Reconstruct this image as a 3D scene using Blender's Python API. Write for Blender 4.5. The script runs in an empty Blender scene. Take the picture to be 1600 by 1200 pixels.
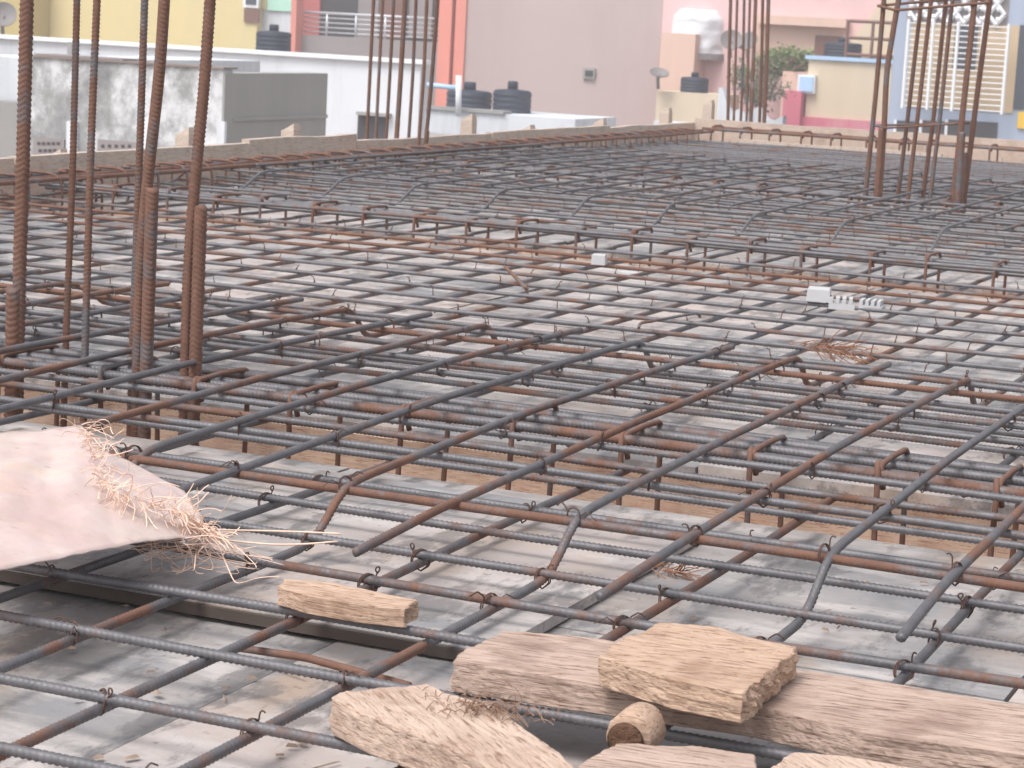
import bpy, math, random
import numpy as np
from mathutils import Vector, Matrix, noise
random.seed(7); rng = np.random.default_rng(7)
R_ = math.radians
sc = bpy.context.scene
COL = sc.collection

# ------------------------------------------------------------------ camera, world, sun, exposure
FPX, PITCH, ROLL, YAW, CAMZ = 3530.0, R_(9.1), R_(3.0), R_(-23.1), 0.545
cp, sp, cy, sy = math.cos(PITCH), math.sin(PITCH), math.cos(YAW), math.sin(YAW)
Fv = np.array([sy*cp, cy*cp, -sp]); Rv = np.array([cy, -sy, 0.0]); Uv = np.cross(Rv, Fv)
Rc = math.cos(ROLL)*Rv + math.sin(ROLL)*Uv; Uc = -math.sin(ROLL)*Rv + math.cos(ROLL)*Uv
cam_d = bpy.data.cameras.new('camera'); cam = bpy.data.objects.new('camera', cam_d); COL.objects.link(cam)
cam.matrix_world = Matrix(((Rc[0], Uc[0], -Fv[0], 0), (Rc[1], Uc[1], -Fv[1], 0), (Rc[2], Uc[2], -Fv[2], CAMZ), (0, 0, 0, 1)))
cam_d.sensor_width = 36; cam_d.lens = FPX/1600*36; cam_d.clip_start = .05; cam_d.clip_end = 2000
cam_d.dof.use_dof = True; cam_d.dof.focus_distance = 2.3; cam_d.dof.aperture_fstop = 36
sc.camera = cam

SUN_EL, SUN_AZ = R_(58), R_(200)       # azimuth clockwise from +Y
w = bpy.data.worlds.new('World'); sc.world = w; w.use_nodes = True
nt = w.node_tree; bg = nt.nodes['Background']
sky = nt.nodes.new('ShaderNodeTexSky'); sky.sky_type = 'NISHITA'; sky.sun_disc = False
sky.sun_elevation = SUN_EL; sky.sun_rotation = SUN_AZ; sky.dust_density = 6; sky.air_density = 1.0; sky.altitude = 600
hs = nt.nodes.new('ShaderNodeHueSaturation'); hs.inputs['Saturation'].default_value = .25   # cloud cover: nearly colourless sky
nt.links.new(sky.outputs[0], hs.inputs['Color']); nt.links.new(hs.outputs[0], bg.inputs[0]); bg.inputs[1].default_value = .15
sd = bpy.data.lights.new('sun', 'SUN'); sun = bpy.data.objects.new('sun', sd); COL.objects.link(sun)
sd.energy = 1.0; sd.angle = R_(22); sd.color = (1, .96, .91)
sdir = Vector((math.sin(SUN_AZ)*math.cos(SUN_EL), math.cos(SUN_AZ)*math.cos(SUN_EL), math.sin(SUN_EL)))
sun.rotation_euler = sdir.to_track_quat('Z', 'Y').to_euler()
vs = sc.view_settings; vs.view_transform = 'Standard'; vs.look = 'None'; vs.gamma = 1; vs.exposure = .82
vs.use_curve_mapping = False

# survey helpers: a sight line of the photograph cut with a real plane of the place
def ray(x, y): return Fv + Rc*(x-800)/FPX - Uc*(y-600)/FPX
def onz(x, y, z): d = ray(x, y); return np.array([0, 0, CAMZ]) + d*(z-CAMZ)/d[2]
def ony(x, y, Y): d = ray(x, y); return np.array([0, 0, CAMZ]) + d*Y/d[1]

# ------------------------------------------------------------------ materials
class NT:
    def __init__(s, name):
        s.m = bpy.data.materials.new(name); s.m.use_nodes = True; s.t = s.m.node_tree
        s.b = s.t.nodes['Principled BSDF']
    def n(s, typ, **kw):
        o = s.t.nodes.new(typ)
        for k, v in kw.items():
            if k in o.inputs: o.inputs[k].default_value = v
            else: setattr(o, k, v)
        return o
    def l(s, a, b): s.t.links.new(a, b)
    def noise(s, scale, detail=4, rough=.6, vec=None):
        o = s.n('ShaderNodeTexNoise'); o.inputs['Scale'].default_value = scale
        o.inputs['Detail'].default_value = detail; o.inputs['Roughness'].default_value = rough
        if vec is not None: s.l(vec, o.inputs['Vector'])
        return o.outputs['Fac']
    def ramp(s, fac, stops):
        o = s.n('ShaderNodeValToRGB'); e = o.color_ramp.elements
        while len(e) < len(stops): e.new(.5)
        for i, (p, c) in enumerate(stops): e[i].position = p; e[i].color = (*c, 1) if len(c) == 3 else c
        s.l(fac, o.inputs[0]); return o.outputs[0]
    def mix(s, fac, a, b, mode='MIX'):
        o = s.n('ShaderNodeMix'); o.data_type = 'RGBA'; o.blend_type = mode
        for v, i in ((fac, 0), (a, 6), (b, 7)):
            if isinstance(v, (int, float)): o.inputs[i].default_value = v
            elif isinstance(v, tuple): o.inputs[i].default_value = (*v, 1)
            else: s.l(v, o.inputs[i])
        return o.outputs[2]
    def math(s, op, a, b=0.0):
        o = s.n('ShaderNodeMath'); o.operation = op
        for v, i in ((a, 0), (b, 1)):
            if isinstance(v, (int, float)): o.inputs[i].default_value = v
            else: s.l(v, o.inputs[i])
        return o.outputs[0]
    def bump(s, h, strength=.3, dist=.01):
        o = s.n('ShaderNodeBump'); o.inputs['Strength'].default_value = strength; o.inputs['Distance'].default_value = dist
        s.l(h, o.inputs['Height']); s.l(o.outputs[0], s.b.inputs['Normal'])
    def geo(s): return s.n('ShaderNodeNewGeometry').outputs['Position']
    def obj(s): return s.n('ShaderNodeTexCoord').outputs['Object']
    def rnd(s): return s.n('ShaderNodeObjectInfo').outputs['Random']
    def mapv(s, vec, scale=(1, 1, 1), rot=(0, 0, 0)):
        o = s.n('ShaderNodeMapping'); o.inputs['Scale'].default_value = scale; o.inputs['Rotation'].default_value = rot
        s.l(vec, o.inputs['Vector']); return o.outputs[0]
    def set(s, col=None, rough=None, metal=None, spec=None):
        for v, k in ((col, 'Base Color'), (rough, 'Roughness'), (metal, 'Metallic'), (spec, 'Specular IOR Level')):
            if v is None: continue
            if isinstance(v, (int, float)): s.b.inputs[k].default_value = v
            elif isinstance(v, tuple): s.b.inputs[k].default_value = (*v, 1)
            else: s.l(v, s.b.inputs[k])
        return s.m

def m_steel(name, lo, hi):
    """mill-scale reinforcing steel: blue-grey with rust that differs from bar to bar"""
    t = NT(name); p = t.geo()
    r = t.math('MULTIPLY_ADD', t.rnd(), hi-lo); r.node.inputs[2].default_value = lo
    n = t.math('MULTIPLY_ADD', t.noise(9, 6, .7, p), 2.0); n.node.inputs[2].default_value = -.5; n2 = t.noise(160, 3, .6, p)
    f = t.math('ADD', t.math('MULTIPLY', n, .75), t.math('MULTIPLY', n2, .25))
    f = t.math('ADD', f, t.math('SUBTRACT', r, .5))
    k = t.ramp(f, [(.42, (0, 0, 0)), (.62, (1, 1, 1))])
    st = t.mix(t.noise(60, 3, .6, p), (.078, .075, .082), (.185, .178, .188))
    ru = t.mix(t.noise(45, 4, .7, p), (.085, .043, .033), (.23, .115, .075))
    c = t.mix(k, st, ru)
    t.bump(n2, .25, .002)
    return t.set(c, t.mix(k, (.52,)*3, (.85,)*3), t.mix(k, (.30,)*3, (0., 0., 0.)), .5)
STEEL = m_steel('rebar_steel', .26, .48)
STEELM = m_steel('rebar_part_rusted', .44, .60)
STEELR = m_steel('rebar_rusted', .56, .72)
STEELC = m_steel('column_bar_rusted', .54, .76)

def m_wire():
    t = NT('tie_wire_rust'); n = t.noise(90, 3, .6, t.geo())
    return t.set(t.ramp(n, [(.3, (.045, .03, .027)), (.7, (.14, .068, .048))]), .8)
WIRE = m_wire()

def m_sheet():
    t = NT('shuttering_sheet'); p = t.geo()
    o = t.n('ShaderNodeVectorMath'); o.operation = 'ADD'
    cmb = t.n('ShaderNodeCombineXYZ'); t.l(t.math('MULTIPLY', t.rnd(), 37), cmb.inputs[0]); t.l(t.math('MULTIPLY', t.rnd(), 91), cmb.inputs[1])
    t.l(p, o.inputs[0]); t.l(cmb.outputs[0], o.inputs[1]); q = o.outputs[0]
    warm = t.mix(t.rnd(), (.32, .30, .292), (.49, .405, .37))
    base = t.mix(t.ramp(t.noise(3.0, 6, .62, q), [(.42, (0, 0, 0)), (.58, (1, 1, 1))]), warm, (.245, .24, .247))
    base = t.mix(t.ramp(t.noise(5, 6, .7, t.mapv(q, (1, 2.4, 1))), [(.48, (0, 0, 0)), (.62, (.85, .85, .85))]), base, (.51, .47, .45))
    base = t.mix(t.ramp(t.noise(3.6, 5, .65, t.mapv(q, (1.6, .8, 1), (0, 0, .5))), [(.52, (0, 0, 0)), (.68, (.5, .5, .5))]), base, (.36, .235, .14))
    base = t.mix(t.ramp(t.noise(10, 7, .72, t.mapv(q, (1, .4, 1), (0, 0, .9))), [(.52, (0, 0, 0)), (.58, (.65, .65, .65))]), base, (.12, .112, .112))
    base = t.mix(t.ramp(t.noise(70, 3, .6, q), [(.64, (0, 0, 0)), (.72, (.6, .6, .6))]), base, (.12, .10, .09))
    t.bump(t.math('ADD', t.noise(9, 6, .65, q), t.math('MULTIPLY', t.noise(120, 3, .6, q), .12)), .35, .012)
    return t.set(base, t.ramp(t.noise(6, 4, .6, q), [(.3, (.38,)*3), (.7, (.75,)*3)]), 0.0, .5)
SHEET = m_sheet()

def m_wood(name, a, b, dark, grain=(1, 14, 14), rotz=0.0, bs=.8):
    t = NT(name); q = t.mapv(t.mapv(t.obj(), (1, 1, 1), (0, 0, -rotz)), grain)
    n = t.noise(9, 6, .7, q); n2 = t.noise(26, 5, .7, q); n3 = t.noise(12, 4, .6, t.obj())
    c = t.mix(t.ramp(n, [(.3, (0, 0, 0)), (.7, (1, 1, 1))]), a, b)
    c = t.mix(t.ramp(n2, [(.36, (.95, .95, .95)), (.47, (0, 0, 0))]), c, dark)
    c = t.mix(t.ramp(n3, [(.52, (0, 0, 0)), (.72, (.6, .6, .6))]), c, dark)
    t.bump(t.math('ADD', n, n2), bs, .006)
    return t.set(c, .85, 0.0, .25)
WOOD = m_wood('weathered_timber', (.41, .295, .238), (.60, .455, .38), (.17, .098, .072), (1.1, 13, 26), .12, .6)
WOODY = m_wood('fresh_cut_timber', (.46, .305, .215), (.64, .465, .355), (.22, .12, .078), (1.8, 13, 26), .1, .6)
WOODW = m_wood('split_timber', (.50, .36, .285), (.67, .52, .425), (.26, .15, .105), (1.8, 13, 26), -.75, .6)
BOARD = m_wood('formwork_board', (.46, .37, .31), (.58, .49, .425), (.33, .25, .20), (14, 1.5, 14), 0, .3)
PLY = m_wood('beam_side_ply', (.74, .53, .40), (.84, .66, .53), (.52, .27, .18), (2, 24, 24), 0, .4)
BARK = m_wood('bark_end', (.10, .05, .03), (.20, .11, .07), (.05, .03, .02), (6, 6, 6))

def m_plain(name, col, rough=.7, var=.12, scale=3.0, dirt=None, dirt_amt=.5, metal=0.0, spec=.3):
    t = NT(name); p = t.geo(); n = t.noise(scale, 5, .6, p)
    lo = tuple(max(0, c*(1-var)) for c in col); hi = tuple(min(1, c*(1+var)) for c in col)
    c = t.mix(n, lo, hi)
    if dirt: c = t.mix(t.ramp(t.noise(scale*.6, 6, .7, t.mapv(p, (1, 1, .14))), [(.46, (0, 0, 0)), (.64, (dirt_amt,)*3)]), c, dirt)
    return t.set(c, rough, metal, spec)

def m_stained():
    t = NT('stained_plaster'); p = t.geo()
    n = t.noise(1.6, 8, .72, t.mapv(p, (1, 1, .8))); n2 = t.noise(6, 6, .7, p)
    c = t.ramp(n, [(.36, (.16, .16, .165)), (.47, (.33, .33, .335)), (.56, (.62, .63, .65)), (.7, (.72, .73, .75))])
    c = t.mix(t.ramp(n2, [(.5, (0, 0, 0)), (.66, (.6, .6, .6))]), c, (.24, .24, .245))
    t.bump(n2, .3, .02); return t.set(c, .9)

# ------------------------------------------------------------------ mesh helpers
def mesh_np(name, V, Fq, smooth=True):
    """V (n,3), Fq list of int arrays (m,k)"""
    me = bpy.data.meshes.new(name); V = np.asarray(V, np.float32)
    if not isinstance(Fq, list): Fq = [Fq]
    Fq = [np.asarray(f, np.int32) for f in Fq if len(f)]
    me.vertices.add(len(V)); me.vertices.foreach_set('co', V.ravel())
    nl = sum(f.size for f in Fq); npoly = sum(len(f) for f in Fq)
    me.loops.add(nl); me.polygons.add(npoly)
    me.loops.foreach_set('vertex_index', np.concatenate([f.ravel() for f in Fq]))
    tot = np.concatenate([np.full(len(f), f.shape[1], np.int32) for f in Fq])
    st = np.concatenate([[0], np.cumsum(tot)[:-1]]).astype(np.int32)
    me.polygons.foreach_set('loop_start', st); me.polygons.foreach_set('loop_total', tot)
    me.polygons.foreach_set('use_smooth', np.full(npoly, smooth))
    me.update(calc_edges=True); me.validate(); return me

def tag(o, label=None, cat=None, group=None, kind=None):
    if label: o['label'] = label
    if cat: o['category'] = cat
    if group: o['group'] = group
    if kind: o['kind'] = kind
    return o
def thing(name, loc, label, cat, group=None):
    o = bpy.data.objects.new(name, None); COL.objects.link(o); o.location = Vector(loc); o.empty_display_size = .1
    return tag(o, label, cat, group)
WLOC = {}
def wloc(o): return np.array(WLOC.get(o.name, tuple(o.location)))
def part(name, V, Fq, mat, parent=None, smooth=True, kind=None, label=None):
    V = np.asarray(V, float); org = V.mean(0)
    me = mesh_np(name, V-org, Fq, smooth); me.materials.append(mat)
    o = bpy.data.objects.new(name, me); COL.objects.link(o)
    o.location = org if parent is None else org-wloc(parent)
    WLOC[o.name] = tuple(org)
    if parent is not None: o.parent = parent
    if kind: o['kind'] = kind
    if label: o['label'] = label
    return o

class MB:
    def __init__(s): s.V = []; s.Q = []; s.T = []; s.n = 0
    def add(s, V, Q=(), T=()):
        V = np.asarray(V, float)
        if len(Q): s.Q.append(np.asarray(Q, int)+s.n)
        if len(T): s.T.append(np.asarray(T, int)+s.n)
        s.V.append(V); s.n += len(V)
    def box(s, x0, x1, y0, y1, z0, z1):
        V = [(x0, y0, z0), (x1, y0, z0), (x1, y1, z0), (x0, y1, z0), (x0, y0, z1), (x1, y0, z1), (x1, y1, z1), (x0, y1, z1)]
        s.add(V, [(0, 3, 2, 1), (4, 5, 6, 7), (0, 1, 5, 4), (1, 2, 6, 5), (2, 3, 7, 6), (3, 0, 4, 7)]); return s
    def tube(s, pts, r, sides=6, caps=True):
        V, Q, T = tube_np(pts, r, sides, caps); s.add(V, Q, T); return s
    def lathe(s, c, prof, sides=24):
        c = np.asarray(c, float); a = np.linspace(0, 2*np.pi, sides, endpoint=False); V = []; Q = []
        for r, z in prof: V += [(c[0]+r*math.cos(t), c[1]+r*math.sin(t), c[2]+z) for t in a]
        for i in range(len(prof)-1):
            for j in range(sides): Q.append((i*sides+j, i*sides+(j+1) % sides, (i+1)*sides+(j+1) % sides, (i+1)*sides+j))
        s.add(V, Q); return s
    def build(s, name, mat, parent=None, smooth=False, kind=None, label=None):
        F = []
        if s.Q: F.append(np.concatenate(s.Q))
        if s.T: F.append(np.concatenate(s.T))
        return part(name, np.concatenate(s.V), F, mat, parent, smooth, kind, label)

def frames(pts):
    P = np.asarray(pts, float); T = np.gradient(P, axis=0); T /= np.linalg.norm(T, axis=1)[:, None]+1e-12
    up = np.array([0, 0, 1.0]) if abs(T[:, 2]).max() < .93 else (np.array([1.0, 0, 0]) if abs(T[:, 0]).max() < .9 else np.array([.3, .9, .2]))
    A = np.cross(T, up); A /= np.linalg.norm(A, axis=1)[:, None]+1e-12
    return P, T, A, np.cross(A, T)
def tube_np(pts, r, sides=6, caps=True, axial=None, phase=0.0):
    P, T, A, B = frames(pts); n = len(P); r = np.asarray(r, float); r = np.broadcast_to(r[:, None] if r.ndim == 1 else r, (n, sides))
    th = np.linspace(0, 2*np.pi, sides, endpoint=False)
    off = A[:, None, :]*np.cos(th)[None, :, None] + B[:, None, :]*np.sin(th)[None, :, None]
    V = P[:, None, :] + off*r[:, :, None]
    if axial is not None: V = V + T[:, None, :]*(axial*np.abs(np.sin(th-phase))*2)[None, :, None]
    V = V.reshape(-1, 3); i = np.arange(n-1)[:, None]*sides; j = np.arange(sides)[None, :]; k = (j+1) % sides
    Q = np.stack([i+j, i+k, i+sides+k, i+sides+j], -1).reshape(-1, 4)
    Tt = []
    if caps:
        V = np.vstack([V, P[0], P[-1]]); c0, c1 = n*sides, n*sides+1; e = (n-1)*sides
        Tt = [(c0, (q+1) % sides, q) for q in range(sides)] + [(c1, e+q, e+(q+1) % sides) for q in range(sides)]
    return V, Q, Tt
def resample(pts, step):
    P = np.asarray(pts, float); d = np.r_[0, np.cumsum(np.linalg.norm(np.diff(P, axis=0), axis=1))]
    n = max(2, int(round(d[-1]/step))+1); s = np.linspace(0, d[-1], n)
    return np.stack([np.interp(s, d, P[:, k]) for k in range(3)], 1)
def smooth_path(P, it=2):
    P = np.asarray(P, float)
    for _ in range(it):
        Q = P.copy(); Q[1:-1] = (P[:-2]+2*P[1:-1]+P[2:])/4; P = Q
    return P
def bar_geo(pts, r, rib=True, wob=.0012):
    """a ribbed reinforcing bar: slanting transverse ribs as real rings when near, a plain tube when far"""
    base = resample(pts, .02 if rib else .05)
    s = np.arange(len(base))*(.02 if rib else .05); ph = rng.uniform(0, 6.28, 4)
    base[:, 2] += wob*(np.sin(s*3.1+ph[0])+.5*np.sin(s*7.7+ph[1])); side = wob*1.6*(np.sin(s*2.3+ph[2])+.5*np.sin(s*6.1+ph[3]))
    d = base[-1]-base[0]; nrm = np.array([-d[1], d[0], 0]); nl = np.linalg.norm(nrm)
    if nl > .01: base += side[:, None]*nrm/nl
    base = smooth_path(base, 1)
    if not rib: return tube_np(base, r, 6)
    p = max(.0056, r*.8); P = resample(base, p/3); n = len(P)
    prof = np.where(np.arange(n) % 3 == 0, 1.13 if r < .006 else 1.10, .945 if r < .006 else .955)
    sides = 8; rad = np.repeat(prof[:, None], sides, 1)*r; k0 = int(rng.integers(0, 4)); rad[:, k0] = r*1.07; rad[:, k0+4] = r*1.07
    return tube_np(P, rad, sides, True, r*.40, k0*math.pi/4)
def bar(name, pts, r, parent, mat=None, rib=True, wob=.0012):
    V, Q, T = bar_geo(pts, r, rib, wob)
    return part(name, V, [Q, np.array(T)], mat or STEEL, parent)

# ------------------------------------------------------------------ setting: ground far below, deck of shuttering sheets
g = MB(); g.box(-300, 300, -60, 500, -6.7, -6.5)
tag(g.build('ground', m_plain('dusty_ground', (.30, .25, .2), .95, .2, .4)), kind='structure')

BAYS = [(.25, 2.42), (2.70, 4.96), (5.17, 6.92), (7.17, 10.30)]
DX0, DX1 = -3.62, .62
deck = MB()
for y0, y1 in BAYS: deck.box(DX0, DX1, y0, y1, -.06, -.022)
deck = tag(deck.build('slab_deck', m_plain('deck_underlay_timber', (.12, .09, .07), .9)), kind='structure')
# one raised sheet left of the timber offcuts, its front lip a dark rust-brown strip
RX0, RX1, RY0, RY1 = -1.66, -.742, 1.722, 2.32
for y0, y1 in BAYS:
    rows = max(1, round((y1-y0)/.6)); hy = (y1-y0)/rows
    for r in range(rows):
        x = DX0 + (-.35 if r % 2 else 0)
        while x < DX1:
            xa, xb = max(x, DX0)+.002, min(x+.91, DX1)-.002; ya, yb = y0+r*hy+.002, y0+(r+1)*hy-.002
            x += .91
            if xb-xa < .05: continue
            m = MB(); t = -.001-random.random()*.004; dz = [random.uniform(-.0015, .0015) for _ in range(4)]
            V = [(xa, ya, -.02), (xb, ya, -.02), (xb, yb, -.02), (xa, yb, -.02), (xa, ya, t+dz[0]), (xb, ya, t+dz[1]), (xb, yb, t+dz[2]), (xa, yb, t+dz[3])]
            m.add(V, [(0, 3, 2, 1), (4, 5, 6, 7), (0, 1, 5, 4), (1, 2, 6, 5), (2, 3, 7, 6), (3, 0, 4, 7)])
            m.build('sheet', SHEET, deck)
m = MB(); m.box(RX0, RX1, RY0, RY1, .0005, .0115); rs = m.build('sheet', SHEET, deck)
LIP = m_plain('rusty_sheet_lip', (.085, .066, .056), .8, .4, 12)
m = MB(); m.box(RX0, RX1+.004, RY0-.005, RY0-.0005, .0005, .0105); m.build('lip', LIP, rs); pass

# beam troughs between the bays
def trough(y0, y1, label, rot=0):
    t = thing('beam_trough', (-1.6, (y0+y1)/2, -.32), label, 'beam formwork')
    m = MB(); m.box(DX0, DX1, y0+.001, y0+.018, -.32, -.016); m.build('side_board', PLY, t)
    m = MB(); m.box(DX0, DX1, y1-.018, y1-.001, -.32, -.016); m.build('side_board', PLY, t)
    m = MB(); m.box(DX0, DX1, y0+.0185, y1-.0185, -.19, -.16); m.build('bottom_board', PLY, t)
trough(2.42, 2.70, 'timber beam trough crossing the deck at the nearest column')
trough(4.96, 5.17, 'timber beam trough under the middle row of rusty stirrups')
trough(6.92, 7.17, 'timber beam trough at the right-hand column cluster')
trough(10.30, 10.62, 'timber edge beam trough along the far end of the deck')

# edge formwork: boards and the stakes behind them
def edge(label, segs, stakes, along):
    t = thing('edge_formwork', (*segs[0][0], 0), label, 'formwork')
    for (a, b, h, off) in segs:
        m = MB(); a = np.array(a); b = np.array(b); d = (b-a)/np.linalg.norm(b-a); n = np.array([-d[1], d[0]])
        q = [a+n*off, b+n*off, b+n*(off+.03), a+n*(off+.03)]
        nseg = 14; V = []; Q = []
        for i in range(nseg+1):
            u = i/nseg; p0 = q[0]+(q[1]-q[0])*u; p1 = q[3]+(q[2]-q[3])*u
            j = .006*noise.noise((p0[0]*3, p0[1]*3, h*9)); hh = h+j
            V += [(*p0, -.1), (*p1, -.1), (*p1, hh), (*p0, hh)]
        for i in range(nseg):
            for k in range(4): Q.append((i*4+k, i*4+(k+1) % 4, i*4+4+(k+1) % 4, i*4+4+k))
        Q += [(3, 2, 1, 0), (nseg*4, nseg*4+1, nseg*4+2, nseg*4+3)]
        m.add(V, Q); m.build('board', BOARD, t)
    for (x, y, w_, d_, h, lean) in stakes:
        m = MB(); V = []
        for z, s_ in ((-.4, 1), (h*.55, 1), (h-.012, .96), (h, .8)):
            V += [(x+sx*w_/2*s_+lean*z, y+sy_*d_/2*s_, z+(.012*sx if z == h else 0)) for sx, sy_ in ((-1, -1), (1, -1), (1, 1), (-1, 1))]
        Q = [(i*4+k, i*4+(k+1) % 4, i*4+4+(k+1) % 4, i*4+4+k) for i in range(3) for k in range(4)]+[(12, 13, 14, 15)]
        m.add(V, Q); m.build('stake', BOARD, t)
LX = -3.64
def stk(px, pyt, wpx, x=LX-.09):
    d = ray(px, pyt); t_ = x/d[0]; p = np.array([0, 0, CAMZ])+d*t_; dep = p@Fv
    return (x, p[1], .05, wpx/FPX*dep/.9, p[2], 0)
edge('tan plank edge formwork with stakes along the left side of the deck',
     [((LX, 3.6), (LX, 5.05), .115, 0), ((LX, 5.06), (LX, 6.30), .118, 0), ((LX, 6.31), (LX, 7.05), .13, .004), ((LX, 7.06), (LX, 8.2), .105, 0), ((LX, 8.21), (LX, 9.5), .11, 0), ((LX, 9.51), (LX, 11.3), .10, 0)],
     [stk(90, 238, 20), stk(292, 204, 26), stk(455, 198, 22), stk(733, 182, 17), stk(825, 199, 20), stk(938, 188, 14), stk(1041, 172, 15), stk(1108, 160, 14)], 'y')
edge('brown plank edge formwork closing the far end of the deck',
     [((-1.9, 10.66), (-3.64, 10.66), .12, -.03), ((.6, 10.3), (-1.895, 10.3), .115, -.03)], [], 'x')
edge('low rusty-brown plank on the near side of the far edge beam', [((-2.32, 10.29), (-3.3, 10.29), .05, -.03)], [], 'x')

# ------------------------------------------------------------------ reinforcement
XK = [-.404-.125*k for k in range(-4, 26)]
ZB, ZA, ZD, ZT = .025, .0342, .0690, .0785      # layers: lower B bars, A bars on them, upper distribution bars, top B bars
r10 = .0043
def tie_mesh(var):
    mb = MB(); rr = random.Random(var)
    for e in (0, .0019):
        loop = [(.0, .0, -.0165), (.0062+e, .0056, -.011), (.0062+e, .0064, -.004), (.0035+e, .0052, .0035), (e, 0, .0063), (-.0035+e, -.0052, .0035), (-.0062+e, -.0064, -.004), (-.0062+e, -.0056, -.011), (.0, .0, -.0165)]
        mb.tube(smooth_path(resample(loop, .0022), 1), .0008, 5)
    a = rr.uniform(-.6, 1.6); h = rr.uniform(.004, .010); dx, dy = math.cos(a), math.sin(a); bx, by = .005, .0058
    tail = [(bx, by, -.002), (bx+dx*.0015, by+dy*.0015, .004)]
    if var % 3 == 0:      # a closed eye
        for b in np.linspace(-1.6, 4.4, 12): tail.append((bx+dx*(.003+.003*math.cos(b)), by+dy*(.003+.003*math.cos(b)), .009+.003*math.sin(b)))
    elif var % 3 == 1:    # a hooked stub
        tail += [(bx+dx*.002, by+dy*.002, .004+h*.7), (bx+dx*.005, by+dy*.005, .005+h), (bx+dx*.008, by+dy*.008, .003+h)]
    else:                 # two free ends
        tail += [(bx+dx*.010, by+dy*.010, .007+h*.3), (bx+dx*.018, by+dy*.016, .002+h*.3)]
        mb.tube([(-bx, -by, -.003), (-bx-dy*.009, -by-dx*.009, .004), (-bx-dy*.022, -by-dx*.024, -.003)], .0006, 4)
    mb.tube(smooth_path(resample(tail, .0022), 1), .00085, 5)
    me = mesh_np('tie_wire', np.concatenate(mb.V), [np.concatenate(mb.Q), np.concatenate(mb.T)]); me.materials.append(WIRE); return me
TIES = [tie_mesh(i) for i in range(9)]
FAR_TIES = {}
NTIE = [0]
def tie(mat_thing, x, y, z):
    if y < 3.35 and NTIE[0] < 290:
        NTIE[0] += 1
        o = bpy.data.objects.new('tie_wire', random.choice(TIES)); COL.objects.link(o); o.parent = mat_thing
        o.location = Vector((x, y, z))-mat_thing.location; o.rotation_euler = (random.uniform(-.2, .2), random.uniform(-.2, .2), random.choice((0, 1.57, 3.14, 4.71))+random.uniform(-.5, .5))
        s = random.uniform(.8, .98); o.scale = (s, s, s)
    else:
        FAR_TIES.setdefault(mat_thing.name, (mat_thing, MB()))
        mb = FAR_TIES[mat_thing.name][1]; a = random.uniform(0, 3.1); c, s = math.cos(a), math.sin(a)
        mb.tube([(x-c*.007, y-s*.007, z-.004), (x, y, z+.0065), (x+c*.007, y+s*.007, z-.003)], .0012, 3, False)
        h = random.uniform(.010, .02); mb.tube([(x, y, z+.004), (x+c*.003, y+s*.002, z+h), (x+c*.008, y-s*.004, z+h+.002)], .0011, 3, False)

bayname = ['ribbed steel slab mesh in the foreground bay under the timber offcuts', 'ribbed steel slab mesh in the bay beyond the nearest column',
           'ribbed steel slab mesh between the middle stirrup row and right-hand column', 'ribbed steel slab mesh in the farthest bay by the end formwork']
MATS = [thing('rebar_mat', (-1.5, (a+b)/2, 0), n, 'rebar mesh') for (a, b), n in zip(BAYS, bayname)]
A1 = [1.09, 1.235, 1.377, 1.52, 1.668, 1.805, 1.92, 2.055, 2.175, 2.335]
A2 = [2.765, 2.88, 3.02, 3.16, 3.31, 3.46, 3.616, 3.775, 3.93, 4.085, 4.24, 4.395, 4.54, 4.70, 4.85]
A3 = list(np.arange(5.24, 6.9, .118)); A4 = list(np.arange(7.24, 10.28, .12))
for bi, ys in enumerate((A1, A2, A3, A4)):
    for y in ys:
        rib = y < 3.7
        sk = random.uniform(-.006, .006)
        x1 = .12 if y < 6 else -.5
        x0 = -(.8*y+.55) if y < 3.7 else -3.55
        rust = STEELR if (4.35 < y < 4.75 and random.random() < .5) else STEEL
        bar('bottom_bar', [(x0, y-sk, ZA), (-1.6, y+sk*.2, ZA), (x1, y+sk, ZA)], r10, MATS[bi], rust, rib)
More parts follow.
